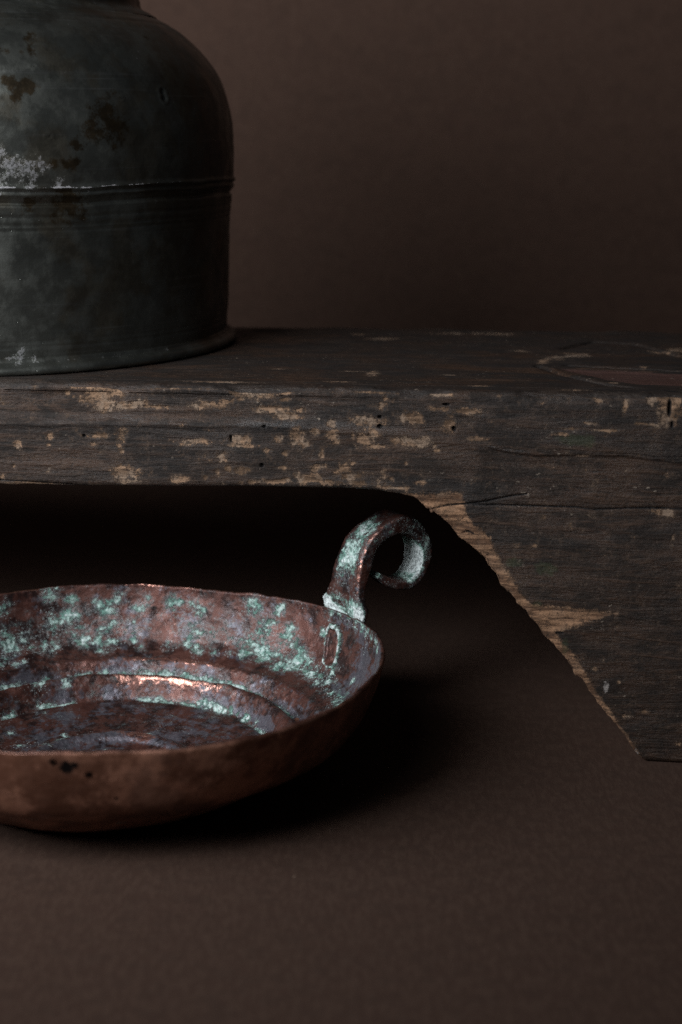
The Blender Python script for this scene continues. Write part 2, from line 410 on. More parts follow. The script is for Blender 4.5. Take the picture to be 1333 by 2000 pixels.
# ------------------------------------------------------------------ wooden bench (local x along the bench, y away from the viewer, metres)
HB = 0.242
BENCH_D = 0.312
U0, U1 = -1.30, 0.10
MID = (U0 + U1) / 2
bench = empty("wooden_bench", (0.2, 1.0, 0.0), RAD(-7.3),
              "low weathered wooden bench with flaking dark paint and a slanting leg, carrying the metal jug", "bench")
FLAKES = [(-369, 240.5, 11.9, 1.7), (-355, 239.5, 10.2, 3.0), (-359, 233.5, 9.5, 6.0), (-355, 228.5, 6.1, 4.0), (-365, 230.0, 3.4, 2.0), (-348, 236.0, 4.7, 2.7), (-381, 236.0, 1.4, 2.3), (-377, 232.5, 1.0, 1.0), (-300, 241.0, 29.9, 1.2), (-342, 227.0, 10.1, 2.7), (-323, 227.0, 13.5, 1.4), (-335, 229.0, 6.1, 2.0), (-288, 229.0, 12.7, 2.7), (-276, 231.5, 4.0, 1.7), (-258, 236.5, 11.5, 4.6), (-266, 233.0, 3.3, 1.6), (-346, 207.0, 3.7, 4.8), (-347, 201.5, 2.1, 2.1), (-363, 207.5, 6.2, 1.7), (-356, 208.0, 3.4, 1.4), (-364, 202.0, 2.8, 1.7), (-343, 183.0, 7.5, 4.8), (-342, 178.0, 8.9, 1.7), (-346, 186.5, 3.4, 2.4), (-306, 180.5, 5.4, 2.4), (-311, 179.5, 2.8, 1.7), (-297, 205.5, 10.1, 1.7), (-302, 203.5, 5.0, 1.3), (-267, 208.0, 5.3, 3.0), (-265, 203.5, 7.3, 1.0), (-415, 200.5, 2.4, 2.0), (-393, 206.5, 2.1, 2.4), (-394, 201.0, 1.4, 1.0), (-345, 197.5, 1.3, 1.3), (-418, 186.0, 1.1, 1.7), (-407, 174.0, 17.3, 1.1), (-427, 177.5, 1.4, 2.1), (-280, 195.0, 2.6, 4.0), (-282, 186.5, 2.0, 2.7), (-267, 187.5, 2.6, 2.4), (-275, 188.5, 2.0, 2.0), (-290, 182.0, 1.3, 1.3), (-267, 178.5, 2.0, 1.7), (-279, 177.5, 2.4, 1.0), (-256, 236.5, 10.6, 4.0), (-238, 239.0, 3.0, 2.0), (-285, 229.0, 6.0, 2.3), (-272, 232.0, 1.7, 1.7), (-247, 227.5, 10.0, 2.3), (-235, 223.5, 8.2, 2.3), (-228, 227.0, 5.3, 2.0), (-238, 233.5, 3.3, 1.3), (-208, 219.0, 2.9, 2.3), (-207, 211.0, 3.0, 4.3), (-205, 207.0, 3.9, 1.6), (-218, 214.0, 2.3, 3.3), (-242, 208.5, 3.3, 2.4), (-230, 209.5, 3.7, 6.0), (-232, 206.0, 2.6, 2.0), (-184, 221.0, 8.4, 3.3), (-187, 223.0, 3.3, 1.9), (-187, 209.5, 5.6, 4.6), (-181, 214.0, 3.2, 2.7), (-178, 205.0, 6.5, 1.7), (-175, 231.5, 2.6, 3.6), (-174, 235.5, 1.9, 1.7), (-156, 223.5, 5.2, 3.6), (-152, 221.5, 1.9, 1.9), (-155, 208.5, 12.3, 3.0), (-166, 209.0, 3.2, 3.0), (-142, 206.5, 1.9, 1.3), (-278, 195.5, 2.4, 4.3), (-266, 187.5, 4.1, 1.7), (-239, 190.0, 2.6, 1.3), (-216, 191.0, 4.7, 2.0), (-219, 189.0, 2.7, 1.3), (-200, 189.5, 3.6, 3.0), (-197, 185.5, 5.6, 2.7), (-204, 187.0, 3.0, 2.4), (-214, 199.5, 1.3, 4.0), (-249, 201.0, 2.7, 1.4), (-238, 199.0, 2.0, 1.6), (-224, 183.0, 8.7, 3.4), (-229, 184.5, 4.7, 2.3), (-244, 180.5, 12.0, 1.4), (-237, 181.5, 3.3, 1.7), (-210, 181.0, 6.6, 1.7), (-174, 187.0, 2.3, 2.7), (-169, 184.0, 2.0, 1.6), (-151, 182.5, 3.3, 1.3), (-169, 178.5, 9.2, 1.0), (-191, 180.5, 7.9, 1.3), (-260, 179.5, 3.3, 1.4), (-179, 240.5, 13.0, 1.2), (-137, 239.5, 7.7, 1.3), (-139, 230.0, 6.4, 1.3), (-194, 212.0, 1.3, 2.3), (-224, 205.5, 3.3, 1.7), (-132, 219.5, 3.9, 5.3), (-122, 229.0, 9.0, 1.7), (-56, 219.5, 5.1, 0.8), (-35, 219.0, 8.1, 0.8), (-46, 223.0, 3.8, 0.8), (-12, 223.5, 6.3, 1.0), (-8, 238.5, 3.1, 3.2), (2, 233.0, 6.2, 9.6), (6, 238.0, 3.7, 3.8), (-24, 234.5, 1.5, 4.5), (-40, 237.5, 2.2, 1.2), (-49, 202.5, 5.7, 0.9), (-63, 216.0, 4.4, 1.0), (-116, 211.5, 5.1, 1.3), (-47, 241.0, 5.0, 0.9), (-12, 241.5, 4.3, 1.2), (-142, 206.0, 1.3, 1.3), (3, 167.5, 5.7, 2.9), (9, 151.0, 1.3, 1.6), (-37, 63.0, 1.6, 1.4), (-21, 54.5, 1.3, 1.3), (-15, 31.0, 2.6, 1.4), (-4, 35.0, 1.9, 1.4), (19, 14.0, 2.6, 1.4), (-77, 143.0, 0.9, 1.0), (-140, 203.5, 1.6, 1.3), (-160, 194.5, 1.3, 1.0), (-194, 194.0, 1.7, 1.3)]
MOSS = [(-90, 131.5, 9.1, 4.8), (-70, 128.5, 10.3, 7.5), (-56, 77.0, 4.0, 9.0), (-75, 104.5, 5.3, 4.8), (-52, 212.0, 19.0, 6.5)]
PALE = [(-8, 6.0, 2.3, 4.2), (-29, 51.5, 2.6, 6.3)]
SPOTS = [(-73, 154.5, 2.6, 2.3), (-2, 100.5, 5.1, 2.1), (-24, 88.0, 1.7, 1.7), (-14, 194.5, 3.2, 2.6), (9, 118.0, 6.4, 4.7), (-36, 209.5, 9.5, 3.3), (-112, 164.5, 5.2, 4.0), (-314, 190.5, 20.3, 8.5)]
HOLES = [(-177, 224.0, 1.4, 1.3), (-177, 218.0, 2.0, 1.5), (-253, 191.0, 1.5, 1.6), (-251, 216.5, 1.3, 1.3), (-130, 217.5, 1.6, 2.0), (-370, 207.5, 1.1, 1.3), (3, 234.0, 1.3, 6.4), (5, 223.5, 0.9, 2.6), (-273, 208.0, 0.8, 3.0), (-135, 233.0, 2.6, 0.9)]
CRACKS = [[(-145.1, 164.7), (-134.7, 167.7), (-121.6, 169.4), (-108.7, 171.2), (-92.6, 175.0), (-83.0, 176.6)], [(-116.8, 168.9), (-76.3, 168.8), (-53.8, 168.8), (-41.0, 167.5), (-18.8, 169.2), (0.2, 169.8), (22.3, 169.4)], [(-62.6, 85.6), (-57.7, 86.1)], [(-122.9, 150.3), (-119.7, 151.4), (-116.4, 149.8)], [(-428.2, 176.3), (-407.4, 175.1), (-379.7, 174.5)]]
TOPLINES = [[(-79.0, 116.1), (-60.6, 71.1), (-34.0, 39.4), (-11.1, 23.5), (15.0, 12.6)], [(-58.6, 121.2), (-27.3, 112.9), (21.7, 100.1)], [(-61.8, 208.5), (-38.3, 246.8), (-7.8, 238.7), (26.6, 165.2)]]
TOPPALE = [(-93.6, 190.3, 9.0, 8.4), (-67.4, 158.4, 10.1, 13.3), (-52.8, 170.9, 10.8, 16.3), (-76.3, 139.0, 5.0, 10.3), (-117.8, 283.5, 21.6, 8.1), (8.7, 195.1, 10.8, 11.2), (20.4, 204.9, 7.2, 17.1), (-28.6, 46.5, 5.8, 3.2), (-7.5, 115.5, 2.9, 4.9), (-199.2, 241.4, 14.4, 9.2), (-282.8, 16.1, 25.2, 3.2), (-188.2, 66.3, 4.3, 11.5), (-202.6, 71.4, 10.8, 2.3), (-253.8, 74.3, 8.6, 2.3), (-207.4, 27.9, 10.1, 3.2), (-136.5, 63.7, 8.6, 2.3), (-222.5, 270.1, 8.6, 4.8), (-56.1, 11.6, 10.8, 2.4), (-114.2, 20.6, 8.6, 2.1), (-150.3, 282.6, 14.4, 6.5)]
TOPRED = [(-65.6, 108.0), (-27.6, 103.3), (21.0, 90.7), (17.2, 41.7), (-13.2, 46.3), (-35.7, 60.9)]
JUG_RUST = [(0.0762,-0.1541,0.2176,0.005),(0.0741,-0.1555,0.2172,0.0038),(0.0773,-0.1624,0.2083,0.0053),(0.0728,-0.1648,0.2079,0.0038),(0.0636,-0.1686,0.2081,0.0038),(0.059,-0.1703,0.208,0.0038),(0.0678,-0.1781,0.1872,0.0053),(0.0739,-0.1761,0.1862,0.006),(0.0791,-0.1741,0.1857,0.0053),(0.0709,-0.1785,0.1824,0.0053),(0.0679,-0.1809,0.1785,0.0034),(0.0626,-0.1794,0.1887,0.0034),(0.1037,-0.1682,0.1392,0.0058),(0.0991,-0.171,0.1379,0.0038),(0.0924,-0.1746,0.1374,0.0038),(0.1441,-0.0879,0.2198,0.0041),(0.1226,-0.1527,0.1681,0.0132),(0.1179,-0.1581,0.1567,0.0116),(0.1271,-0.1504,0.1616,0.0117),(0.1056,-0.1669,0.1486,0.0046),(0.0976,-0.1679,0.1109,0.0116),(0.076,-0.1782,0.113,0.0077)]
JUG_OXIDE_GLINT = [(0.0654,-0.1865,0.1361,0.0098),(0.0729,-0.1835,0.1328,0.0091),(0.0604,-0.1878,0.1287,0.0091),(0.0788,-0.1806,0.1278,0.0061),(0.0925,-0.1738,0.1259,0.0038),(0.0838,-0.1789,0.1375,0.0046),(0.0771,-0.1813,0.1239,0.0053),(0.0597,-0.1886,0.1441,0.006),(0.1218,-0.1481,0.0077,0.0048),(0.1265,-0.1435,0.0081,0.004),(0.1171,-0.1521,0.0076,0.0032),(0.0648,-0.1784,0.0102,0.0063),(0.0568,-0.1816,0.01,0.0047),(0.0744,-0.1752,0.0098,0.0039),(0.0949,-0.1725,0.1256,0.0023),(0.1403,-0.1082,0.2105,0.0012)]  # oxide blobs; those low on the ring paint its highlight
JUG_GLINT = [(0.0649,-0.1834,0.1734,0.0075),(0.071,-0.1814,0.1722,0.006),(0.068,-0.184,0.1664,0.0053),(0.0627,-0.174,0.2009,0.0053),(0.0717,-0.1693,0.2023,0.0045),(0.0603,-0.1874,0.1633,0.0053),(0.0598,-0.1764,0.1983,0.0053),(0.1218,-0.1477,0.008,0.0048),(0.1566,-0.1113,0.1818,0.0036)]  # sheen and highlight spots painted into the jug's colour
JUG_DENTS = [(0.1558,-0.1098,0.1836,0.004),(0.1568,-0.1106,0.1795,0.004),(0.0895,-0.1746,0.1549,0.0023),(0.1223,-0.1478,0.1806,0.0016),(0.1321,-0.1405,0.1788,0.0016),(0.0797,-0.1668,0.1986,0.0019),(0.0895,-0.1662,0.1916,0.0015)]
PAN_GREEN = [(-0.0596,0.1539,0.0752,0.0051),(-0.0641,0.1525,0.0764,0.0034),(-0.0888,0.1367,0.07,0.005),(-0.0904,0.135,0.0683,0.0033),(-0.0447,0.1564,0.0695,0.0034),(-0.012,0.1605,0.0694,0.0038),(-0.0248,0.1579,0.0648,0.0043),(-0.0193,0.1577,0.0618,0.006),(-0.0148,0.1567,0.059,0.0034),(-0.0482,0.1522,0.0584,0.0059),(-0.0428,0.1533,0.0593,0.0034),(-0.0586,0.1479,0.0563,0.0059),(-0.0517,0.1508,0.0562,0.0034),(-0.0353,0.1506,0.0493,0.0038),(-0.0146,0.154,0.0521,0.0043),(-0.0226,0.1523,0.0507,0.0026),(0.0002,0.1537,0.0514,0.0034),(0.0036,0.1588,0.0626,0.0038),(-0.0009,0.1595,0.0632,0.0026),(0.0103,0.1604,0.0703,0.0034),(0.0274,0.1567,0.069,0.0043),(0.033,0.1553,0.0679,0.0034),(0.0424,0.1531,0.0674,0.0034),(0.0463,0.1505,0.0628,0.0038),(0.0292,0.155,0.0634,0.0021),(0.0106,0.1542,0.0539,0.0026),(0.0114,0.1521,0.0496,0.0026),(-0.0843,0.1261,0.0437,0.0058),(-0.0793,0.1277,0.0421,0.005),(-0.071,0.132,0.0414,0.0034),(-0.0609,0.1362,0.0404,0.0059),(-0.0568,0.1409,0.0427,0.003),(-0.0541,0.1392,0.0402,0.0042),(-0.0348,0.1453,0.0413,0.0059),(-0.0324,0.1473,0.0438,0.003),(-0.024,0.1473,0.0426,0.0068),(-0.0198,0.143,0.0394,0.0059),(-0.0148,0.1478,0.0424,0.0051),(-0.0001,0.1475,0.0418,0.0042),(0.0059,0.1429,0.0382,0.0034),(0.0261,0.1445,0.0404,0.0042),(0.0318,0.1428,0.0402,0.0034),(0.0392,0.1418,0.0413,0.0038),(0.0469,0.1374,0.0401,0.0034),(-0.0865,0.1175,0.039,0.005),(-0.079,0.1151,0.0349,0.0033),(-0.0887,0.1103,0.0365,0.0033),(-0.0733,0.1192,0.0354,0.0025),(0.0481,0.1502,0.0637,0.0042),(0.0443,0.1527,0.0679,0.0034),(0.0483,0.1342,0.0384,0.0034),(0.0602,0.1307,0.0384,0.0034),(0.0707,0.1266,0.0394,0.0038),(0.0808,0.1219,0.0394,0.0042),(0.0862,0.1216,0.0414,0.0033),(0.0936,0.1198,0.0431,0.0058),(0.0966,0.1159,0.0414,0.0041),(0.0876,0.1363,0.0717,0.005),(0.0914,0.1337,0.0698,0.0033),(0.1062,0.1264,0.0701,0.0033),(0.1088,0.126,0.074,0.0021),(0.0988,0.1271,0.0605,0.005),(0.1025,0.1263,0.0626,0.0033),(0.1136,0.117,0.0569,0.0058),(0.1165,0.1171,0.0606,0.0037),(0.11,0.1177,0.0548,0.0041),(0.1162,0.1117,0.0511,0.0025),(0.1211,0.1015,0.0443,0.0057),(0.1193,0.0996,0.0413,0.0041),(0.1265,0.0934,0.0423,0.0049),(0.1068,0.1026,0.0384,0.0041),(0.1123,0.098,0.0381,0.0033),(0.1303,0.081,0.0391,0.0056),(0.1366,0.0744,0.0399,0.004),(0.1443,0.0713,0.0439,0.004),(0.1409,0.0637,0.0389,0.004),(0.1461,0.0613,0.0409,0.0028),(0.1339,0.0684,0.0373,0.0032),(0.1378,0.0996,0.0646,0.0024),(0.1674,0.0561,0.0773,0.0031),(0.1728,0.0366,0.0765,0.0034),(0.1697,0.0479,0.0764,0.0027),(0.1737,0.0303,0.0751,0.0023),(0.0518,0.0952,0.0132,0.0037),(0.0555,0.0933,0.0132,0.0037),(0.0592,0.091,0.0129,0.0037),(0.063,0.0876,0.013,0.0037),(0.0667,0.0845,0.0127,0.0032),(0.0742,0.078,0.0132,0.0028),(0.0798,0.0726,0.0134,0.0024),(0.0853,0.0669,0.0137,0.0028),(0.0928,0.0565,0.0136,0.0024),(0.1048,0.0609,0.0251,0.0028),(0.11,0.0583,0.0227,0.0028),(0.1172,0.0462,0.0218,0.0027),(0.0577,0.1122,0.0242,0.0025),(0.069,0.1047,0.0238,0.0029),(0.0532,0.1148,0.0244,0.0025),(-0.0751,0.1014,0.0238,0.0041),(-0.0621,0.0993,0.0264,0.0041),(-0.0574,0.1122,0.0238,0.0033),(-0.0826,0.0946,0.0244,0.0033),(-0.0418,0.1053,0.0243,0.0025),(-0.0178,0.1254,0.0261,0.0033),(0.1442,0.0976,0.08,0.0032),(0.1495,0.0899,0.0797,0.0036),(0.1547,0.083,0.0793,0.0036),(0.1598,0.0737,0.0797,0.0036),(0.1642,0.0654,0.079,0.0031),(0.1356,0.0764,0.04,0.0048),(0.1267,0.0873,0.0399,0.0048),(0.1579,0.047,0.0466,0.0027),(0.1228,0.1026,0.0477,0.0041),(-0.0699,0.048,0.0096,0.0024),(-0.061,0.0327,0.0069,0.0035),(-0.0358,0.0532,0.0061,0.002)]
PAN_WHITE = [(0.0518,0.0952,0.0132,0.0025),(0.0555,0.0933,0.0132,0.0024),(0.0596,0.0907,0.013,0.0024),(0.0634,0.0874,0.0131,0.0024),(0.0667,0.0845,0.0127,0.002),(0.0705,0.0816,0.013,0.0016),(0.0872,0.0647,0.0138,0.0016),(0.1409,0.0659,0.0392,0.002),(0.1378,0.0997,0.065,0.0016),(0.146,0.0866,0.0695,0.0016)]
PAN_BARE = [(0.0144,0.1524,0.0506,0.0111),(0.0257,0.1493,0.0478,0.0119),(0.0709,0.1366,0.0499,0.0134),(0.0595,0.1432,0.0535,0.0101),(0.1299,0.1079,0.0646,0.0074),(0.1264,0.1038,0.0529,0.0065),(0.0179,0.1603,0.0772,0.0111),(-0.0019,0.1311,0.0326,0.0092),(0.0346,0.1308,0.0346,0.0092),(0.0721,0.1145,0.0343,0.0108)]
PAN_WORN_SHEEN = [(0.0141,0.1604,0.0733,0.0068),(0.0237,0.1538,0.058,0.0077),(0.0313,0.15,0.0514,0.0093),(0.071,0.1357,0.0486,0.0092),(0.0823,0.1297,0.049,0.0075),(0.0089,0.1505,0.0462,0.0051),(0.0519,0.1521,0.0738,0.0068),(-0.0083,0.1613,0.0712,0.0043)]  # rubbed wall patches that also paint in a copper sheen
PAN_SPOTS = [(0.0149,0.1575,0.0634,0.0026),(0.0036,-0.1621,0.0717,0.0047),(0.0077,-0.162,0.0726,0.0025),(-0.0029,-0.1633,0.0746,0.0025),(0.0154,-0.1599,0.0662,0.0025),(0.0283,-0.1523,0.0491,0.0016),(0.0459,0.1265,0.0333,0.0013)]
RIVET_Z, RIVET_ANG, RIVET_W, RIVET_H = 0.0585, 0.5294, 0.0096, 0.0145
BARE_BAND = [(-172, 174)] + [(-123.4, 176.4), (-121.9, 164.1), (-115.2, 155.9), (-105.6, 147.8), (-101.1, 136.8), (-95.7, 127.1), (-86, 113), (-78.8, 104.9), (-50, 103.2), (-23.4, 100.2), (-45, 92), (-61.9, 86.3), (-56, 78), (-49.4, 71.5), (-30.7, 42.1), (-6.1, 7.4), (-1.5, 1.0)] + [(-4, -6), (-30, 20), (-60, 60), (-84, 92), (-104, 116), (-130, 143), (-152, 164)]
RAIL = np.array([(-428.4, 172.5), (-363.5, 173.6), (-290.8, 175.3), (-240.4, 176.6), (-203.1, 177.1), (-178.4, 176.2), (-164.2, 174.2), (-156.0, 172.0), (-146.4, 166.0), (-138.1, 157.9), (-123.2, 144.2), (-107.8, 127.4), (-98.0, 115.4), (-81.2, 97.6), (-70.0, 82.5), (-55.7, 65.8), (-38.9, 43.5), (-24.4, 23.4), (-11.6, 8.1), (-7.2, 3.0), (-1.8, 0.3), (21.8, 0.0), (100, 0.0)])
RIDGE = np.array([(-430, 216.0), (-367.8, 216.3), (-306.8, 217.4), (-256.6, 217.9), (-216.9, 217.5), (-171.0, 214.3), (-125.6, 209.8), (-111.0, 206.9), (-97.1, 203.9), (-76.3, 202.8), (-45.5, 203.6), (-25.8, 203.1), (-6.2, 201.0), (12.4, 198.9), (100, 196)])

def rail_z(u):
    um = np.where(u < MID, 2 * MID - u, u)            # the far leg mirrors the near one
    return np.interp(um * 1000, RAIL[:, 0], RAIL[:, 1]) / 1000

def wood_attrs(p, face):
    """wear masks from positions (bench-local metres); face: 1 on the front, 0 on the top"""
    u, w, z = p[:, 0] * 1000, p[:, 1] * 1000, p[:, 2] * 1000
    n = len(u)
    bare = np.full(n, -1.0); dark = np.zeros(n); moss = np.zeros(n); pale = np.zeros(n); red = np.zeros(n)
    f = face > 0.5
    b = np.maximum(blobs2(u, z, FLAKES) * 0.60 + 0.50, -0.5)
    band = poly_sd(u, z, BARE_BAND)
    dens = sstep(-330, -230, u) * sstep(-70, -170, u) * sstep(172, 176, z)
    low = sstep(192, 178, z) * sstep(-300, -210, u) * sstep(-150, -170, u)
    b = np.maximum(b, -0.30 + 0.26 * dens + 0.30 * low)
    arr = sstep(0.0, 1.0, 1 - np.abs(z - 240.0) / 2.2) * 0.22 * sstep(-0.3, 0.3, fbm(p, 22, 3, 3) - 0.42)
    bare = np.where(f, np.maximum(b, arr - 0.05), np.maximum(-0.6, blobs2(u, w, [t[:4] for t in TOPPALE]) * 0.75 + 0.24))
    dk = np.maximum(sstep(0.0, 0.7, blobs2(u, z, HOLES) + 0.35), sstep(0.9, 0.3, line_d(u, z, CRACKS)) * 0.9)
    dk = np.maximum(dk, sstep(-0.3, 0.5, blobs2(u, z, SPOTS)) * 0.42)
    dark = np.where(f, dk, sstep(2.6, 0.8, line_d(u, w, TOPLINES)) * 0.85)
    moss = np.where(f, sstep(-0.25, 0.75, blobs2(u, z, MOSS)), 0)
    pale = np.where(f, sstep(-0.2, 0.6, blobs2(u, z, PALE)) * 0.8, 0)
    red = np.where(f, 0, sstep(-3, 3, poly_sd(u, w, TOPRED)))
    warm = np.where(f, 0.42 + 0.5 * sstep(205, 185, z) * sstep(-150, -60, u) + 0.38 * sstep(-300, -420, u) * sstep(220, 200, z), 0.22)
    rzz = np.interp(u, RIDGE[:, 0], RIDGE[:, 1])
    pn = fbm(p * np.array([0.5, 1, 1]), 34, 4, 77)
    polish = np.where(f, np.exp(-((z - rzz - 1.5 - 9 * (pn - 0.5)) / 2.4) ** 2) * sstep(0.40, 0.62, fbm(p * np.array([0.4, 1, 1.6]), 60, 4, 78)) * sstep(-80, -200, u) + 0.8 * np.exp(-((z - rzz - 1.0) / 1.0) ** 2) * sstep(0.40, 0.6, pn) * sstep(-118, -100, u), 0.25 * sstep(0.4, 0.7, pn))
    raw = np.where(f, np.clip(0.5 + band / 4.5, 0, 0.95), 0)
    return dict(bare=bare, dark=dark, moss=moss, pale=pale, red=red, warm=warm, raw=raw, polish=polish)

def wood_relief(p, face):
    """outward displacement in metres"""
    u, w, z = p[:, 0] * 1000, p[:, 1] * 1000, p[:, 2] * 1000
    f = face > 0.5
    q = p * np.array([0.35, 1.0, 1.0])
    d = (fbm(q, 30, 4, 11) - 0.5) * 0.0022 + (fbm(p * np.array([0.12, 1, 1]), 160, 3, 21) - 0.5) * 0.0007
    rz = np.interp(u, RIDGE[:, 0], RIDGE[:, 1]) + (fbm(p, 25, 3, 8) - 0.5) * 3.0
    amp = np.interp(u, [-430, -330, -230, -150, -110, -90, 60], [3.6, 3.2, 2.6, 1.6, 0.4, 1.4, 1.0])
    wid = np.interp(u, [-430, -330, -230, -110], [7.0, 6.0, 6.5, 3.0])
    ledge = -amp * sstep(0, 1, (z - (rz - 1.0)) / wid) * sstep(241.5, 233, z)
    lip = 0.7 * np.exp(-((z - rz + 1.5) / 2.0) ** 2) * np.clip(amp, 0.6, 3)
    right = sstep(-118, -100, u)                                   # here the upper wood stands proud of the lower
    fd = (ledge + lip * 0.5) * (1 - right) + right * (-1.6 * sstep(rz + 0.8, rz - 1.6, z) * sstep(60, -10, rz - z - 40))
    b = blobs2(u, z, FLAKES)
    fd = fd - 0.45 * sstep(-0.1, 0.5, b + (fbm(p, 130, 3, 4) - 0.5))
    fd = fd - 2.6 * sstep(-0.1, 0.6, blobs2(u, z, HOLES)) - 1.3 * sstep(0.9, 0.2, line_d(u, z, CRACKS))
    band = poly_sd(u, z, BARE_BAND)
    fd = fd - 1.1 * sstep(-1.5, 6, band) - (fbm(p * np.array([0.5, 1, 1.5]), 70, 5, 31) - 0.4) * 3.2 * sstep(-1, 5, band)
    td = -3.0 * sstep(4.0, 0.6, line_d(u, w, TOPLINES)) - 2.0 * sstep(-4, 6, poly_sd(u, w, TOPRED))
    arris = sstep(8, 0, np.abs(z - 241)) * sstep(12, 2, np.abs(w))
    d = d + np.where(f, fd, td) * 0.001 - arris * np.clip(fbm(p, 38, 4, 14) - 0.42, 0, 1) * 0.010
    return d

WS = 0.018
def build_front_board():
    us = np.concatenate([np.linspace(U0, -0.46, 150)[:-1], np.linspace(-0.46, 0.045, 640), np.linspace(0.045, U1, 40)[1:]])
    R = 0.0058; RB = 0.004; TH = 0.045
    zb = rail_z(us)
    n = len(us)
    dg = sstep(0.003, 0.02, zb) * sstep(0.176, 0.165, zb)
    q0 = np.stack([us, zb, 0 * us], 1)
    zb = zb + dg * ((fbm(q0, 95, 4, 36) - 0.5) * 0.0060 + (fbm(q0, 420, 3, 37) - 0.5) * 0.0022)
    rows, face = [], []
    for s in np.linspace(0, 1, 18):                                # top strip
        rows.append(np.stack([us, np.full(n, WS + (R - WS) * s), np.full(n, HB)], 1)); face.append(0)
    for a in np.linspace(0, math.pi / 2, 8)[1:]:                   # arris
        rows.append(np.stack([us, np.full(n, R - R * math.sin(a)), np.full(n, HB - R + R * math.cos(a))], 1)); face.append(1 if a > 0.75 else 0)
    K = 300
    for s in np.linspace(0, 1, K)[1:]:
        rows.append(np.stack([us, np.zeros(n), (HB - R) + (zb + RB - HB + R) * s], 1)); face.append(1)
    for a in np.linspace(0, math.pi / 2, 8)[1:]:
        rows.append(np.stack([us, np.full(n, RB - RB * math.cos(a)), zb + RB - RB * math.sin(a)], 1)); face.append(1)
    for s in np.linspace(0, 1, 14)[1:]:
        rows.append(np.stack([us, np.full(n, RB + (TH - RB) * s), zb], 1)); face.append(1)
    P = np.array(rows); fc = np.repeat(np.array(face, float)[:, None], n, 1).ravel()
    N = -grid_normals(P, False)
    if N[100, 300, 1] > 0: N = -N
    pf = P.reshape(-1, 3)
    at = wood_attrs(pf, fc)
    d = wood_relief(pf, fc)
    # no relief on the seam with the top board, little under the foot
    d = d * np.repeat(sstep(0, 0.6, np.linspace(0, 1, 18)).tolist() + [1.0] * (len(rows) - 18), n)
    foot = (pf[:, 2] < 0.004) & (rows[0][0, 0] <= 2)
    d = np.where(pf[:, 2] < 0.003, np.minimum(d, 0), d)
    Pn = P + N * d.reshape(P.shape[:2])[:, :, None]
    Pn[:, :, 2] = np.maximum(Pn[:, :, 2], 0.0004)
    V = Pn.reshape(-1, 3); Q = grid_faces(len(rows), n, False)
    # plain back face and ends
    nv = len(V)
    back = np.stack([us, np.full(n, TH), np.full(n, HB - 0.032)], 1)
    V = np.concatenate([V, back])
    last = (len(rows) - 1) * n
    c = np.arange(n - 1)
    Qb = np.stack([last + c, last + c + 1, nv + c + 1, nv + c], 1)
    Q = np.concatenate([Q, Qb])
    at = {k: np.concatenate([v, np.full(n, 0.0 if k != 'bare' else -1.0)]) for k, v in at.items()}
    # end caps
    T = []
    for e in (0, n - 1):
        ring = [r * n + e for r in range(len(rows))] + [nv + e]
        ctr = len(V)
        V = np.concatenate([V, V[ring].mean(0)[None]])
        at = {k: np.concatenate([v, [0.3]]) for k, v in at.items()}
        for a, b in zip(ring, ring[1:] + ring[:1]):
            T.append((ctr, b, a) if e == 0 else (ctr, a, b))
    return mesh_obj("front_board", V, Q[:, ::-1], M_WOOD, bench, at, np.array(T))
build_front_board()

def build_top_board():
    us = np.concatenate([np.linspace(U0, -0.46, 60)[:-1], np.linspace(-0.46, 0.045, 320), np.linspace(0.045, U1, 20)[1:]])
    n = len(us); TH = 0.032; RBk = 0.006
    ws = np.concatenate([np.linspace(WS, BENCH_D - RBk, 170)])
    rows = [np.stack([us, np.full(n, WS), np.full(n, HB - TH)], 1)]
    rows += [np.stack([us, np.full(n, w), np.full(n, HB)], 1) for w in ws]
    for a in np.linspace(0, math.pi / 2, 7)[1:]:
        rows.append(np.stack([us, np.full(n, BENCH_D - RBk + RBk * math.sin(a)), np.full(n, HB - RBk + RBk * math.cos(a))], 1))
    rows.append(np.stack([us, np.full(n, BENCH_D), np.full(n, HB - TH)], 1))
    rows.append(np.stack([us, np.full(n, WS), np.full(n, HB - TH)], 1))
    P = np.array(rows); pf = P.reshape(-1, 3)
    at = wood_attrs(pf, np.zeros(len(pf)))
    d = wood_relief(pf, np.zeros(len(pf)))
    jx, jy = JUG_LOCAL
    near_jug = sstep(0.23, 0.19, np.hypot(pf[:, 0] - jx, pf[:, 1] - jy))
    d = np.where(near_jug > 0, d * (1 - near_jug) - 0.0006 * near_jug, d)
    d = d * sstep(WS + 0.0005, WS + 0.02, pf[:, 1]) * (pf[:, 2] > HB - 0.004)
    P = P.copy(); P[:, :, 2] += d.reshape(P.shape[:2])
    backw = (fbm(pf, 24, 4, 44) - 0.5).reshape(P.shape[:2]) * 0.008
    P[-9:-2, :, 2] += backw[-9:-2] * 0.6
    V = P.reshape(-1, 3); Q = grid_faces(len(rows), n, False)
    T = []
    for e in (0, n - 1):
        ring = [r * n + e for r in range(len(rows) - 1)]
        ctr = len(V); V = np.concatenate([V, V[ring].mean(0)[None]])
        at = {k: np.concatenate([v, [0.2]]) for k, v in at.items()}
        for a, b in zip(ring, ring[1:] + ring[:1]):
            T.append((ctr, b, a) if e == 0 else (ctr, a, b))
    return mesh_obj("top_board", V, Q[:, ::-1], M_WOOD, bench, at, np.array(T))

_c, _s = math.cos(RAD(7.3)), math.sin(RAD(7.3))
JUG_XY = (-0.278, 1.2615)
_dx, _dy = JUG_XY[0] - 0.2, JUG_XY[1] - 1.0
JUG_LOCAL = (_dx * _c - _dy * _s, _dx * _s + _dy * _c)
build_top_board()

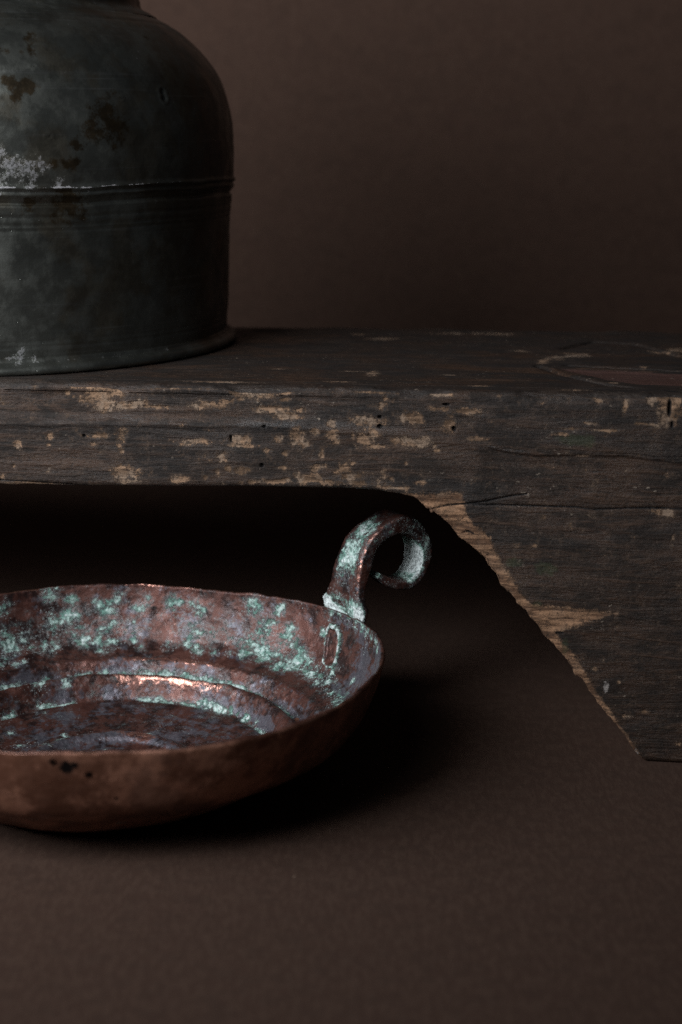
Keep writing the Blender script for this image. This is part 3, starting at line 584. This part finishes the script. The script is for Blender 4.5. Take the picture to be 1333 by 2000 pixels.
def build_back_board():
    us = np.linspace(U0, U1, 220); n = len(us)
    zb = rail_z(us); zt = HB - 0.0335; TH = 0.04
    w1 = BENCH_D - 0.003; w0 = w1 - TH
    rows = [np.stack([us, np.full(n, w1), np.full(n, zt)], 1), np.stack([us, np.full(n, w0), np.full(n, zt)], 1),
            np.stack([us, np.full(n, w0), zb + 0.0004], 1), np.stack([us, np.full(n, w1), zb + 0.0004], 1), np.stack([us, np.full(n, w1), np.full(n, zt)], 1)]
    P = np.array(rows); V = P.reshape(-1, 3)
    Q = grid_faces(5, n, False)
    Q = np.concatenate([Q, [[0, n, 2 * n, 3 * n]], [[n - 1, 4 * n - 1, 3 * n - 1, 2 * n - 1]]])
    at = {k: np.full(len(V), v) for k, v in dict(bare=-1, dark=0, moss=0, pale=0, red=0, warm=0.3, raw=0, polish=0).items()}
    o = mesh_obj("back_board", V, Q[:, ::-1], M_WOOD, bench, at)
    for p in o.data.polygons: p.use_smooth = False
    return o
build_back_board()

# ------------------------------------------------------------------ metal jug, turned on its axis
jug = empty("metal_jug", (JUG_XY[0], JUG_XY[1], HB), 0.0,
            "big dark grey tin jug with domed shoulder and raised seam, standing on the bench", "jug")

def lathe(prof, nth, lo=0.0, hi=2 * math.pi):
    th = np.linspace(lo, hi, nth, endpoint=False)
    r = np.array([a for a, b in prof]); z = np.array([b for a, b in prof])
    P = np.zeros((len(prof), nth, 3))
    P[:, :, 0] = r[:, None] * np.cos(th)[None]; P[:, :, 1] = r[:, None] * np.sin(th)[None]; P[:, :, 2] = z[:, None]
    return P, th

def resample(pts, step):
    pts = np.array(pts, float)
    s = np.concatenate([[0], np.cumsum(np.hypot(*np.diff(pts, axis=0).T))])
    n = max(2, int(s[-1] / step))
    t = np.linspace(0, s[-1], n)
    return np.stack([np.interp(t, s, pts[:, 0]), np.interp(t, s, pts[:, 1])], 1)

def smooth_curve(pts, step):
    """Catmull-Rom through the points, then even spacing"""
    p = np.array(pts, float); p = np.concatenate([[2 * p[0] - p[1]], p, [2 * p[-1] - p[-2]]])
    out = []
    for i in range(1, len(p) - 2):
        for t in np.linspace(0, 1, 12, endpoint=False):
            a, b, c, d = p[i - 1], p[i], p[i + 1], p[i + 2]
            out.append(0.5 * (2 * b + (c - a) * t + (2 * a - 5 * b + 4 * c - d) * t * t + (3 * b - a - 3 * c + d) * t ** 3))
    out.append(p[-2])
    return resample(out, step)

def tin_attrs(p, rust=None, oxide=None, painted_glint=None):
    n = len(p)
    z0 = np.zeros(n)
    return dict(rust=z0 - 0.3 if rust is None else rust, oxide=z0 - 0.3 if oxide is None else oxide, painted_glint=z0 - 0.3 if painted_glint is None else painted_glint)

def build_jug():
    MM = 0.001
    upper = smooth_curve([(193.6, 113.2), (195.6, 117), (196.6, 124), (197.2, 134), (197.4, 147), (196.5, 163), (193.2, 178.5), (189.2, 191.2), (183.6, 202.4), (175.4, 213.6), (166.8, 222.4), (158.6, 229.2), (148.5, 235.6), (141, 239.0)], 1.1) * MM
    lower = smooth_curve([(189.0, 8.5), (189.6, 11.1), (191.0, 37.7), (192.4, 67.2), (193.3, 92), (194.0, 101), (194.6, 107.5), (194.8, 110.5)], 1.1) * MM
    seam = smooth_curve([(194.8, 110.5), (194.2, 111.3), (193.2, 112.2), (193.6, 113.2)], 0.4) * MM
    prof = np.concatenate([lower, seam[1:-1], upper])
    r, z = prof[:, 0].copy(), prof[:, 1]
    zm = z * 1000
    def groove(zc, wd, dp): return -dp * np.exp(-((zm - zc) / wd) ** 2)
    g = groove(103.5, 0.8, 0.55) + groove(98.2, 0.7, 0.35) + groove(94.5, 0.7, 0.45) + groove(18, 0.8, 0.3) + groove(21.5, 0.7, 0.3) + groove(236.5, 0.9, 0.6) + groove(232.5, 0.9, 0.5)
    g += 1.9 * np.exp(-((zm - 122.3) / 1.3) ** 2) + 1.1 * np.exp(-((zm - 117.8) / 1.1) ** 2) - 0.6 * np.exp(-((zm - 120.0) / 0.8) ** 2)   # the raised seam bands
    r = r + g * MM
    P, th = lathe(list(zip(r, z)), 720)
    N = P.copy(); dr = np.gradient(r); dz = np.gradient(z)
    nl = np.hypot(dr, dz)
    nr, nz = dz / nl, -dr / nl
    N[:, :, 0] = nr[:, None] * np.cos(th); N[:, :, 1] = nr[:, None] * np.sin(th); N[:, :, 2] = nz[:, None]
    pf = P.reshape(-1, 3)
    d = (fbm(pf, 13, 3, 60) - 0.5) * 0.0030 + (fbm(pf, 70, 3, 61) - 0.5) * 0.0006
    seamz = 1 - sstep(0, 5, np.abs(pf[:, 2] * 1000 - 113)) * 0.6
    d -= sstep(0.1, 0.8, blobs3(pf, JUG_DENTS)) * 0.0022 - sstep(0.0, 0.3, blobs3(pf, JUG_DENTS) + 0.25) * 0.0006
    d *= 1 - 0.5 * (seamz > 0.9)
    # the seam wanders a little up and down
    wob = (fbm(np.stack([np.cos(th), np.sin(th), th * 0], 1), 4.0, 3, 70) - 0.5) * 0.004
    fall = np.exp(-((z - 0.116) / 0.02) ** 2)
    P = P + N * d.reshape(P.shape[:2])[:, :, None]
    P[:, :, 2] += wob[None, :] * fall[:, None]
    zz = pf[:, 2] * 1000
    rust = np.maximum(blobs3(pf, JUG_RUST), -1.5) * 0.5 + 0.42
    rust = np.maximum(rust, -0.12 + 0.35 * np.exp(-((zz - 109) / 4) ** 2))
    ox = np.maximum(-0.35, np.maximum(blobs3(pf, JUG_OXIDE_GLINT), -1.5) * 0.5 + 0.32)
    ox = np.maximum(ox, 0.22 * np.exp(-((zz - 119) / 3.0) ** 2) - 0.1)
    ox = np.maximum(ox, 0.10 * np.exp(-((zz - 238) / 3) ** 2) - 0.05)
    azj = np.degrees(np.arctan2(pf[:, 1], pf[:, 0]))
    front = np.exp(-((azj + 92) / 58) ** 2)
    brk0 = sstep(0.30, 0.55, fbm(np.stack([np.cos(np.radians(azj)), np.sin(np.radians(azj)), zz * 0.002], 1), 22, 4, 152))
    br = (0.40 + 0.85 * front) * (0.45 + 0.55 * brk0) * np.exp(-((zz - 122.9) / 1.0) ** 2) - 0.2  # highlight along the seam bead, painted pale, strongest towards the viewer
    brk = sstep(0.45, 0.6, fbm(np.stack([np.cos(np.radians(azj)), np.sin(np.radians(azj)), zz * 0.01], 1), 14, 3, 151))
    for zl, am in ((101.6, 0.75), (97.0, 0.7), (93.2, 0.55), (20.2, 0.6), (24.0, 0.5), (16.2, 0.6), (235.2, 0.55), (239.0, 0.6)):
        br = np.maximum(br, am * np.exp(-((zz - zl) / 0.42) ** 2) * brk * (0.35 + 0.65 * front) - 0.2)  # broken highlight lines painted beside the grooves
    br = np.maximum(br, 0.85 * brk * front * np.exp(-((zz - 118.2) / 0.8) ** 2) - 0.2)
    br = np.maximum(br, np.maximum(blobs3(pf, JUG_GLINT), -1) * 0.3 - 0.05)
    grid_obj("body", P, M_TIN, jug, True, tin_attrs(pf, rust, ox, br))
    # base ring: a rolled bead round the foot
    ring = [(186.5, 10.5), (188.8, 11.0), (190.4, 9.8), (191.2, 8.2), (193.2, 6.8), (195.6, 5.6), (196.8, 3.4), (196.4, 1.2), (194.6, 0.1), (191, 0.0), (180, 0.0), (120, 0.3), (40, 0.3), (1, 0.3)]
    pr = np.concatenate([smooth_curve(ring[:11], 0.6), np.array(ring[11:])]) * MM
    P, th = lathe([tuple(q) for q in pr], 480)
    pf = P.reshape(-1, 3)
    dd = (fbm(pf, 60, 3, 80) - 0.5) * 0.0012 * (pf[:, 2] > 0.0015)
    P[:, :, 0] += dd.reshape(P.shape[:2]) * np.cos(th); P[:, :, 1] += dd.reshape(P.shape[:2]) * np.sin(th)
    zz = pf[:, 2] * 1000
    ox = np.maximum(0.28 * np.exp(-((zz - 8.5) / 2.2) ** 2) - 0.1, np.maximum(blobs3(pf, JUG_OXIDE_GLINT), -1.5) * 0.5 + 0.16)  # oxide, plus the bead's highlight painted as pale blobs
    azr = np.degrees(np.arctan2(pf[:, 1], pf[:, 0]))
    br = 0.62 * np.exp(-((zz - 9.6) / 0.9) ** 2) * np.exp(-((azr + 100) / 45) ** 2) - 0.15  # painted highlight along the ring's crest
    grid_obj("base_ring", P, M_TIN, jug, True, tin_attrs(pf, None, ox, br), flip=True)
    # neck collar above the shoulder, just touching the top of the picture
    nk = smooth_curve([(141.2, 238.6), (137, 241.4), (131.5, 244.2), (129.5, 247), (128.6, 252), (124, 262), (112, 278), (104, 300), (103, 320), (107, 330), (108.5, 332), (106.5, 333), (101, 322), (101, 300)], 1.6) * MM
    P, th = lathe([tuple(q) for q in nk], 360)
    pf = P.reshape(-1, 3); zz = pf[:, 2] * 1000
    dd = (fbm(pf, 25, 3, 90) - 0.5) * 0.0016
    P[:, :, 0] += dd.reshape(P.shape[:2]) * np.cos(th); P[:, :, 1] += dd.reshape(P.shape[:2]) * np.sin(th)
    ox = 0.25 * np.exp(-((zz - 243) / 3) ** 2) - 0.1
    grid_obj("neck", P, M_TIN, jug, True, tin_attrs(pf, None, ox, None))
build_jug()

# ------------------------------------------------------------------ copper pan
PAN = (-0.150, 0.98)
pan = empty("copper_pan", (PAN[0], PAN[1], 0.0), 0.0,
            "shallow hammered copper pan with green verdigris and curled handle, below the bench", "pan")
RIMT = [(8.4, 176.8), (-10.8, 173.2), (-25.4, 173.0), (-35.6, 172.0), (-43.9, 172.0), (-51.5, 171.0), (-60.1, 170.2), (-67.9, 167.6), (-77.1, 162.3), (-87.5, 160.9), (-95.4, 163.6), (-101.7, 162.6), (-125, 164), (-150, 166), (-180, 168), (-205, 167), (-222, 165), (124.4, 164.5), (115.8, 165.8), (109.5, 165.0), (98.1, 163.3), (88.3, 162.4), (78.1, 161.0), (66.7, 161.6), (52.8, 165.0), (45.8, 169.0), (39.7, 172.6), (29.4, 174.6), (22.6, 176.6), (16.3, 177.4)]
_ra = np.array(sorted((a % 360, r) for a, r in RIMT))
def rim_r(th):
    a = np.concatenate([_ra[:, 0] - 360, _ra[:, 0], _ra[:, 0] + 360]); r = np.tile(_ra[:, 1], 3)
    t = np.degrees(th) % 360
    acc = 0
    for k in (-3, -1.5, 0, 1.5, 3): acc = acc + np.interp(t + k, a, r)
    return acc / 5 / 1000

R_NOM = 0.168
IN = [(R_NOM, .0798), (.1672, .074), (.1643, .0635), (.1600, .053), (.1557, .0450), (.1518, .0408), (.1465, .0378), (.1410, .0352), (.1370, .0339), (.1335, .0338), (.1308, .0308), (.1275, .0246), (.1248, .0216), (.1225, .0228), (.1195, .0264), (.1165, .0272), (.1138, .0246), (.1108, .0180), (.1078, .0128), (.1055, .0112), (.1020, .0118), (.0930, .0108), (.0760, .0078), (.0640, .0062), (.0590, .0058), (.0560, .0074), (.0520, .0090), (.0480, .0078), (.0440, .0046), (.0380, .0034), (.0200, .0030), (.0005, .0030)]
OUT = [(R_NOM + .0002, .0802), (R_NOM + .0012, .0803), (R_NOM + .0019, .0795), (R_NOM + .0018, .077), (.1664, .0635), (.1622, .053), (.1580, .0445), (.1535, .0385), (.1480, .0345), (.1400, .0298), (.1300, .0238), (.1150, .0140), (.1050, .0084), (.0950, .0050), (.0850, .0026), (.0760, .0008), (.0600, .0002), (.0300, .0002), (.0005, .0002)]

def pan_place(P, r0, th):
    """stretch the round profile to the pan's uneven plan; strongest at the rim"""
    k = (rim_r(th)[None, :] / R_NOM - 1) * sstep(0.10, 0.165, r0)[:, None] + 1
    P = P.copy(); P[:, :, 0] *= k; P[:, :, 1] *= k
    wob = (fbm(np.stack([np.cos(th), np.sin(th), 0 * th], 1), 3.2, 4, 100) - 0.5) * 0.0045 \
        + (fbm(np.stack([np.cos(th), np.sin(th), 0 * th], 1), 16, 3, 101) - 0.5) * 0.0016
    P[:, :, 2] += wob[None] * sstep(0.045, 0.08, P[:, :, 2])
    return P

H_ANG = math.atan2(0.5264, 0.8502)
def build_pan():
    pi_ = smooth_curve(IN, 0.0008); po = smooth_curve(OUT, 0.0016)
    prof = np.concatenate([pi_[::-1], po[1:]])                       # centre of the inside, over the rim, under to the centre
    nin = len(pi_)
    P, th = lathe([tuple(q) for q in prof], 1080)
    P = pan_place(P, prof[:, 0], th)
    N = grid_normals(P, True)
    if N[nin - 30, 0] @ np.array([1, 0, 0.0]) > 0: N = -N            # inside normals look to the axis
    pf = P.reshape(-1, 3)
    inside = np.repeat((np.arange(len(prof)) < nin).astype(float), len(th))
    ham = (fbm(pf, 42, 3, 110) - 0.5) * 0.0026 + (fbm(pf, 150, 3, 111) - 0.5) * 0.0010
    crest = np.exp(-((np.hypot(pf[:, 0], pf[:, 1]) - 0.116) / 0.006) ** 2) + np.exp(-((np.hypot(pf[:, 0], pf[:, 1]) - 0.133) / 0.006) ** 2)
    ham += inside * crest * (fbm(pf * np.array([1.0, 1.0, 1.0]), 190, 3, 112) - 0.5) * 0.0016
    amp = np.where(inside > 0.5, 1.0, 0.45) * sstep(0.0005, 0.004, pf[:, 2])
    d = ham * amp
    P = P + N * d.reshape(P.shape[:2])[:, :, None]
    P[:, :, 2] = np.maximum(P[:, :, 2], 0.0003)
    r = np.hypot(pf[:, 0], pf[:, 1]); zz = pf[:, 2]
    a = np.degrees(np.arctan2(pf[:, 1], pf[:, 0])) % 360
    ins = inside > 0.5
    # verdigris: clots on the wall, lines in the creases between the rings
    g = -0.10 + 0.22 * sstep(0.03, -0.09, pf[:, 0]) * sstep(0.13, 0.10, r)
    wall = sstep(0.144, 0.156, r)
    g = np.maximum(g, -0.14 + 0.16 * wall)
    g = np.maximum(g, (0.60 + 0.15 * sstep(70, 30, np.abs((a - 20 + 180) % 360 - 180))) * np.exp(-((r - 0.1525) / 0.0065) ** 2) - 0.12)
    rn = fbm(np.stack([np.cos(np.radians(a)), np.sin(np.radians(a)), r * 8], 1), 5, 3, 120)
    for rc, wd, am in ((0.1252, 0.0024, 1.05), (0.1064, 0.0024, 1.15), (0.0585, 0.0022, 1.0)):
        g = np.maximum(g, am * np.exp(-((r - rc) / wd) ** 2) * sstep(0.3, 0.6, rn) - 0.1)
    g = np.maximum(g, np.maximum(blobs3(pf, PAN_GREEN), -1.8) * 0.46 + 0.52)
    g = np.maximum(g, (blobs3(pf, PAN_WHITE) * 0.7 + 0.85) * (blobs3(pf, PAN_WHITE) > -1))
    g = g - 0.22 * sstep(-0.5, 0.5, blobs3(pf, PAN_BARE))
    g = np.where(ins, g, -0.5)
    worn_glint = np.full(len(pf), -0.35)
    wa = np.exp(-(((a - 74 + 180) % 360 - 180) / 30) ** 2)  # crest wear kept to one arc, painting the glint there
    for rc, wd, am in ((0.1325, 0.0034, 1.08), (0.1150, 0.0040, 1.10), (0.0510, 0.0040, 0.95)):
        worn_glint = np.maximum(worn_glint, am * np.exp(-((r - rc) / wd) ** 2) * wa - 0.25)
    worn_glint = np.maximum(worn_glint, np.maximum(blobs3(pf, PAN_WORN_SHEEN), -1) * 0.3 - 0.05)
    rimm = sstep(0.0775, 0.0795, zz)
    worn_glint = np.maximum(worn_glint, rimm * (0.05 + 0.95 * np.exp(-(((a - 76 + 180) % 360 - 180) / 24) ** 2)) - 0.2)  # rubbed rim with its glint painted in
    worn_glint = np.where(ins | (zz > 0.0775), worn_glint, -0.4)
    blue = np.where(ins, 0.32 + 0.22 * np.exp(-((r - 0.0480) / 0.004) ** 2) + 0.22 * np.exp(-((r - 0.1280) / 0.0025) ** 2) + 0.22 * np.exp(-((r - 0.1095) / 0.0030) ** 2) + 0.10 * sstep(0.104, 0.09, r), -0.6)  # ring slopes and floor painted bluer to stand in for light on them
    blue = np.maximum(blue, np.where(ins, 0.55 * sstep(40, 15, np.abs((a + 180) % 360 - 180)) * wall, -0.6))
    plain = np.where(ins, 0.0, 1.0) * sstep(0.0805, 0.0785, zz)
    hole = np.clip(blobs3(pf, PAN_SPOTS) * 0.9 + 0.45, -0.6, 1)
    o = grid_obj("body", P, M_COPPER, pan, True, dict(green=g, worn_glint=worn_glint, blue=blue, plain=plain, hole=hole, arc=np.radians((a + 180) % 360 - 180) * np.maximum(r, 0.02), rad=np.where(r > 0.15, 0.15 + zz - 0.04, r)))
    return o
build_pan()

HND_OUT = [(175.6, 60.0), (175.6, 72.0), (175.5, 82.9), (174.7, 95), (174.9, 104.1), (178.2, 121.6), (184.7, 134.1), (197.3, 143.4), (212.0, 147.8), (224.6, 143.4), (233.2, 133.7), (236.8, 121.6), (235.4, 111.6), (228.6, 102.0), (218.9, 96.3), (208.6, 96.3), (199.6, 100.3), (190.9, 107.2)]
HND_IN = [(179.6, 60.0), (180.2, 72.0), (181.0, 83.9), (181.4, 92.0), (182.8, 101.8), (186.4, 111.6), (189.8, 124.4), (196.0, 131.4), (206.0, 135.0), (216.4, 134.2), (222.9, 129.7), (226.6, 122.1), (226.4, 111.9), (222.6, 105.6), (216.4, 101.8), (208.4, 103.0), (201.0, 106.6), (193.0, 110.6)]
def build_handle():
    n = 260
    def res(L):
        c = smooth_curve([(a * .001, b * .001) for a, b in L], 0.0004)
        t = np.linspace(0, 1, n); s = np.linspace(0, 1, len(c))
        return np.stack([np.interp(t, s, c[:, 0]), np.interp(t, s, c[:, 1])], 1)
    # match both outlines knot by knot
    def dense(L):
        p = np.array(L, float); p = np.concatenate([[2 * p[0] - p[1]], p, [2 * p[-1] - p[-2]]])
        out = []
        for i in range(1, len(p) - 2):
            for t in np.linspace(0, 1, 15, endpoint=False):
                a, b, c, d = p[i - 1], p[i], p[i + 1], p[i + 2]
                out.append(0.5 * (2 * b + (c - a) * t + (2 * a - 5 * b + 4 * c - d) * t * t + (3 * b - a - 3 * c + d) * t ** 3))
        out.append(p[-2]); return np.array(out) * 0.001
    O, I = dense(HND_OUT), dense(HND_IN)
    m = len(O); t = np.linspace(0, 17, m)
    width = np.interp(t, [0, 1.2, 1.9, 2.4, 3.2, 5, 7, 9, 12, 15, 17], [38, 46, 52, 47, 38, 31, 26, 24, 23.5, 20, 15]) * .001
    near = np.interp(t, [0, 1.2, 1.9, 2.4, 3.2, 5, 17], [25, 26.5, 27.5, 26.5, 24.2, 23.3, 23.3]) * .001
    rd = np.array([0.8502, 0.5264, 0]); nn = np.array([0.5264, -0.8502, 0]); zz = np.array([0, 0, 1.0])
    K = 64
    ph = np.linspace(0, 2 * math.pi, K, endpoint=False)
    e = 0.34                                                         # superellipse: square bar with softened arrises
    ca, sa = np.cos(ph), np.sin(ph)
    A = 0.5 + 0.5 * np.sign(ca) * np.abs(ca) ** e                    # 0 = outer face, 1 = inner face
    B = 0.5 + 0.5 * np.sign(sa) * np.abs(sa) ** e                    # 0 = near the viewer
    P = np.zeros((m, K, 3))
    for i in range(m):
        sz = O[i][None] * (1 - A)[:, None] + I[i][None] * A[:, None]
        # a shallow hollow down the outer face between raised arrises
        hol = 0.0011 * np.exp(-((B - 0.55) / 0.22) ** 2) * (1 - A)
        dirn = (I[i] - O[i]); dirn = dirn / np.linalg.norm(dirn)
        sz = sz + dirn[None] * hol[:, None]
        off = near[i] - B * width[i]
        P[i] = sz[:, :1] * rd + off[:, None] * nn + sz[:, 1:] * zz
    N = grid_normals(P, True)
    ctr = P.mean(1, keepdims=True)
    if ((P - ctr) * N).sum() < 0: N = -N
    pf = P.reshape(-1, 3)
    tt = np.repeat(t, K); BB = np.tile(B, m); AA = np.tile(A, m)
    foot = np.exp(-((tt - 1.9) / 0.9) ** 2)
    d = (fbm(pf, 90, 3, 130) - 0.5) * 0.0016 + (fbm(pf, 330, 3, 131) - 0.5) * 0.0007 + foot * (fbm(pf, 150, 4, 132) - 0.5) * 0.0050
    P = P + N * d.reshape(m, K)[:, :, None]
    outer = sstep(0.25, 0.05, AA)
    inner = sstep(0.75, 0.95, AA)
    side = sstep(0.12, 0.02, BB)
    g = 0.08 + 0.0 * tt
    g = np.maximum(g, foot * (0.75 + 0.9 * sstep(0.35, 0.6, fbm(pf, 130, 3, 133))) * sstep(0.7, 0.3, AA))
    g = np.maximum(g, outer * (0.16 + 0.80 * np.exp(-((tt - 4.9) / 1.1) ** 2) + 0.62 * np.exp(-((tt - 6.7) / 0.6) ** 2)) * sstep(0.0, 0.3, BB) * sstep(0.95, 0.72, BB))
    g = np.maximum(g, inner * (0.22 + 1.45 * np.exp(-((tt - 12.2) / 1.9) ** 2)))
    g = np.maximum(g, side * (0.20 + 0.40 * np.exp(-((tt - 9.5) / 3) ** 2)))
    g = np.maximum(g, side * 1.5 * np.exp(-((tt - 13.0) / 0.9) ** 2) * sstep(0.35, 0.7, AA))
    g = np.maximum(g, 0.75 * np.exp(-((tt - 17) / 0.35) ** 2))
    worn_glint = np.where((BB < 0.09) & (AA < 0.16), 0.42 * sstep(3.0, 3.6, tt) * sstep(9.5, 8, tt), -0.35)
    blue = 0.26 + 0.10 * side
    V = P.reshape(-1, 3)
    Q = grid_faces(m, K, True)
    T = []
    at = dict(green=g, worn_glint=worn_glint, blue=blue, plain=0 * g, hole=0 * g - 0.6, arc=AA * 0.03 + BB * 0.02, rad=tt * 0.002)
    for e_, flip in ((0, True), (m - 1, False)):
        c = len(V); V = np.concatenate([V, V[e_ * K:(e_ + 1) * K].mean(0)[None]])
        at = {k: np.concatenate([v, [v[e_ * K]]]) for k, v in at.items()}
        for j in range(K):
            a, b = e_ * K + j, e_ * K + (j + 1) % K
            T.append((c, b, a) if flip else (c, a, b))
    return mesh_obj("handle", V, Q, M_COPPER, pan, at, np.array(T))
build_handle()

def build_rivet():
    """flattened end of the handle showing inside the wall: a dark oval plate in a ring of verdigris"""
    hz = RIVET_Z; ang = RIVET_ANG
    nr, K = 26, 96
    ph = np.linspace(0, 2 * math.pi, K, endpoint=False)
    P = np.zeros((nr, K, 3)); g = np.zeros((nr, K)); hole = np.full((nr, K), -0.6)
    for i in range(nr):
        s = i / (nr - 1) * 1.0
        jag = 1 + 0.10 * (fbm(np.stack([np.cos(ph), np.sin(ph), 0 * ph], 1), 2.6, 3, 140) - 0.5) * 2
        sq = 1 / (np.abs(np.cos(ph)) ** 3.2 + np.abs(np.sin(ph)) ** 3.2) ** (1 / 3.2)
        x = s * sq * jag * np.cos(ph) * RIVET_W; y = s * sq * jag * np.sin(ph) * RIVET_H
        th = ang + (x + 0.42 * y) / 0.172
        z = hz + y
        zi = np.interp(z, [.0408, .0450, .053, .0635, .074, .0798], [.1518, .1557, .1600, .1643, .1672, .168])
        rr = zi * (1 + (rim_r(th) / R_NOM - 1) * sstep(0.10, 0.165, zi))
        lift = 0.0004 + 0.0026 * math.exp(-((s - 0.80) / 0.13) ** 2) + 0.0012 * (1 - sstep(0.4, 0.7, s)) - 0.004 * float(sstep(0.9, 1.0, s))
        lift = lift + 0.0009 * (fbm(np.stack([x, y, 0 * x], 1), 260, 3, 141) - 0.5)
        rr = rr - lift
        P[i, :, 0] = rr * np.cos(th); P[i, :, 1] = rr * np.sin(th); P[i, :, 2] = z
        vr = fbm(np.stack([np.cos(ph), np.sin(ph), 0 * ph], 1), 3.1, 4, 143)
        g[i] = -0.15 + (1.10 + 0.9 * sstep(0.36, 0.62, vr + 0.10 * np.cos(ph))) * np.exp(-((s - 0.84 + 0.10 * (vr - 0.5)) / 0.11) ** 2)
    at = dict(green=g.ravel(), worn_glint=np.full(nr * K, -0.4), blue=np.full(nr * K, 0.2), plain=np.zeros(nr * K), hole=hole.ravel(), arc=P[:, :, 0].ravel(), rad=P[:, :, 2].ravel())
    V = P.reshape(-1, 3)
    return mesh_obj("rivet", V, grid_faces(nr, K, True), M_COPPER, pan, at)
build_rivet()
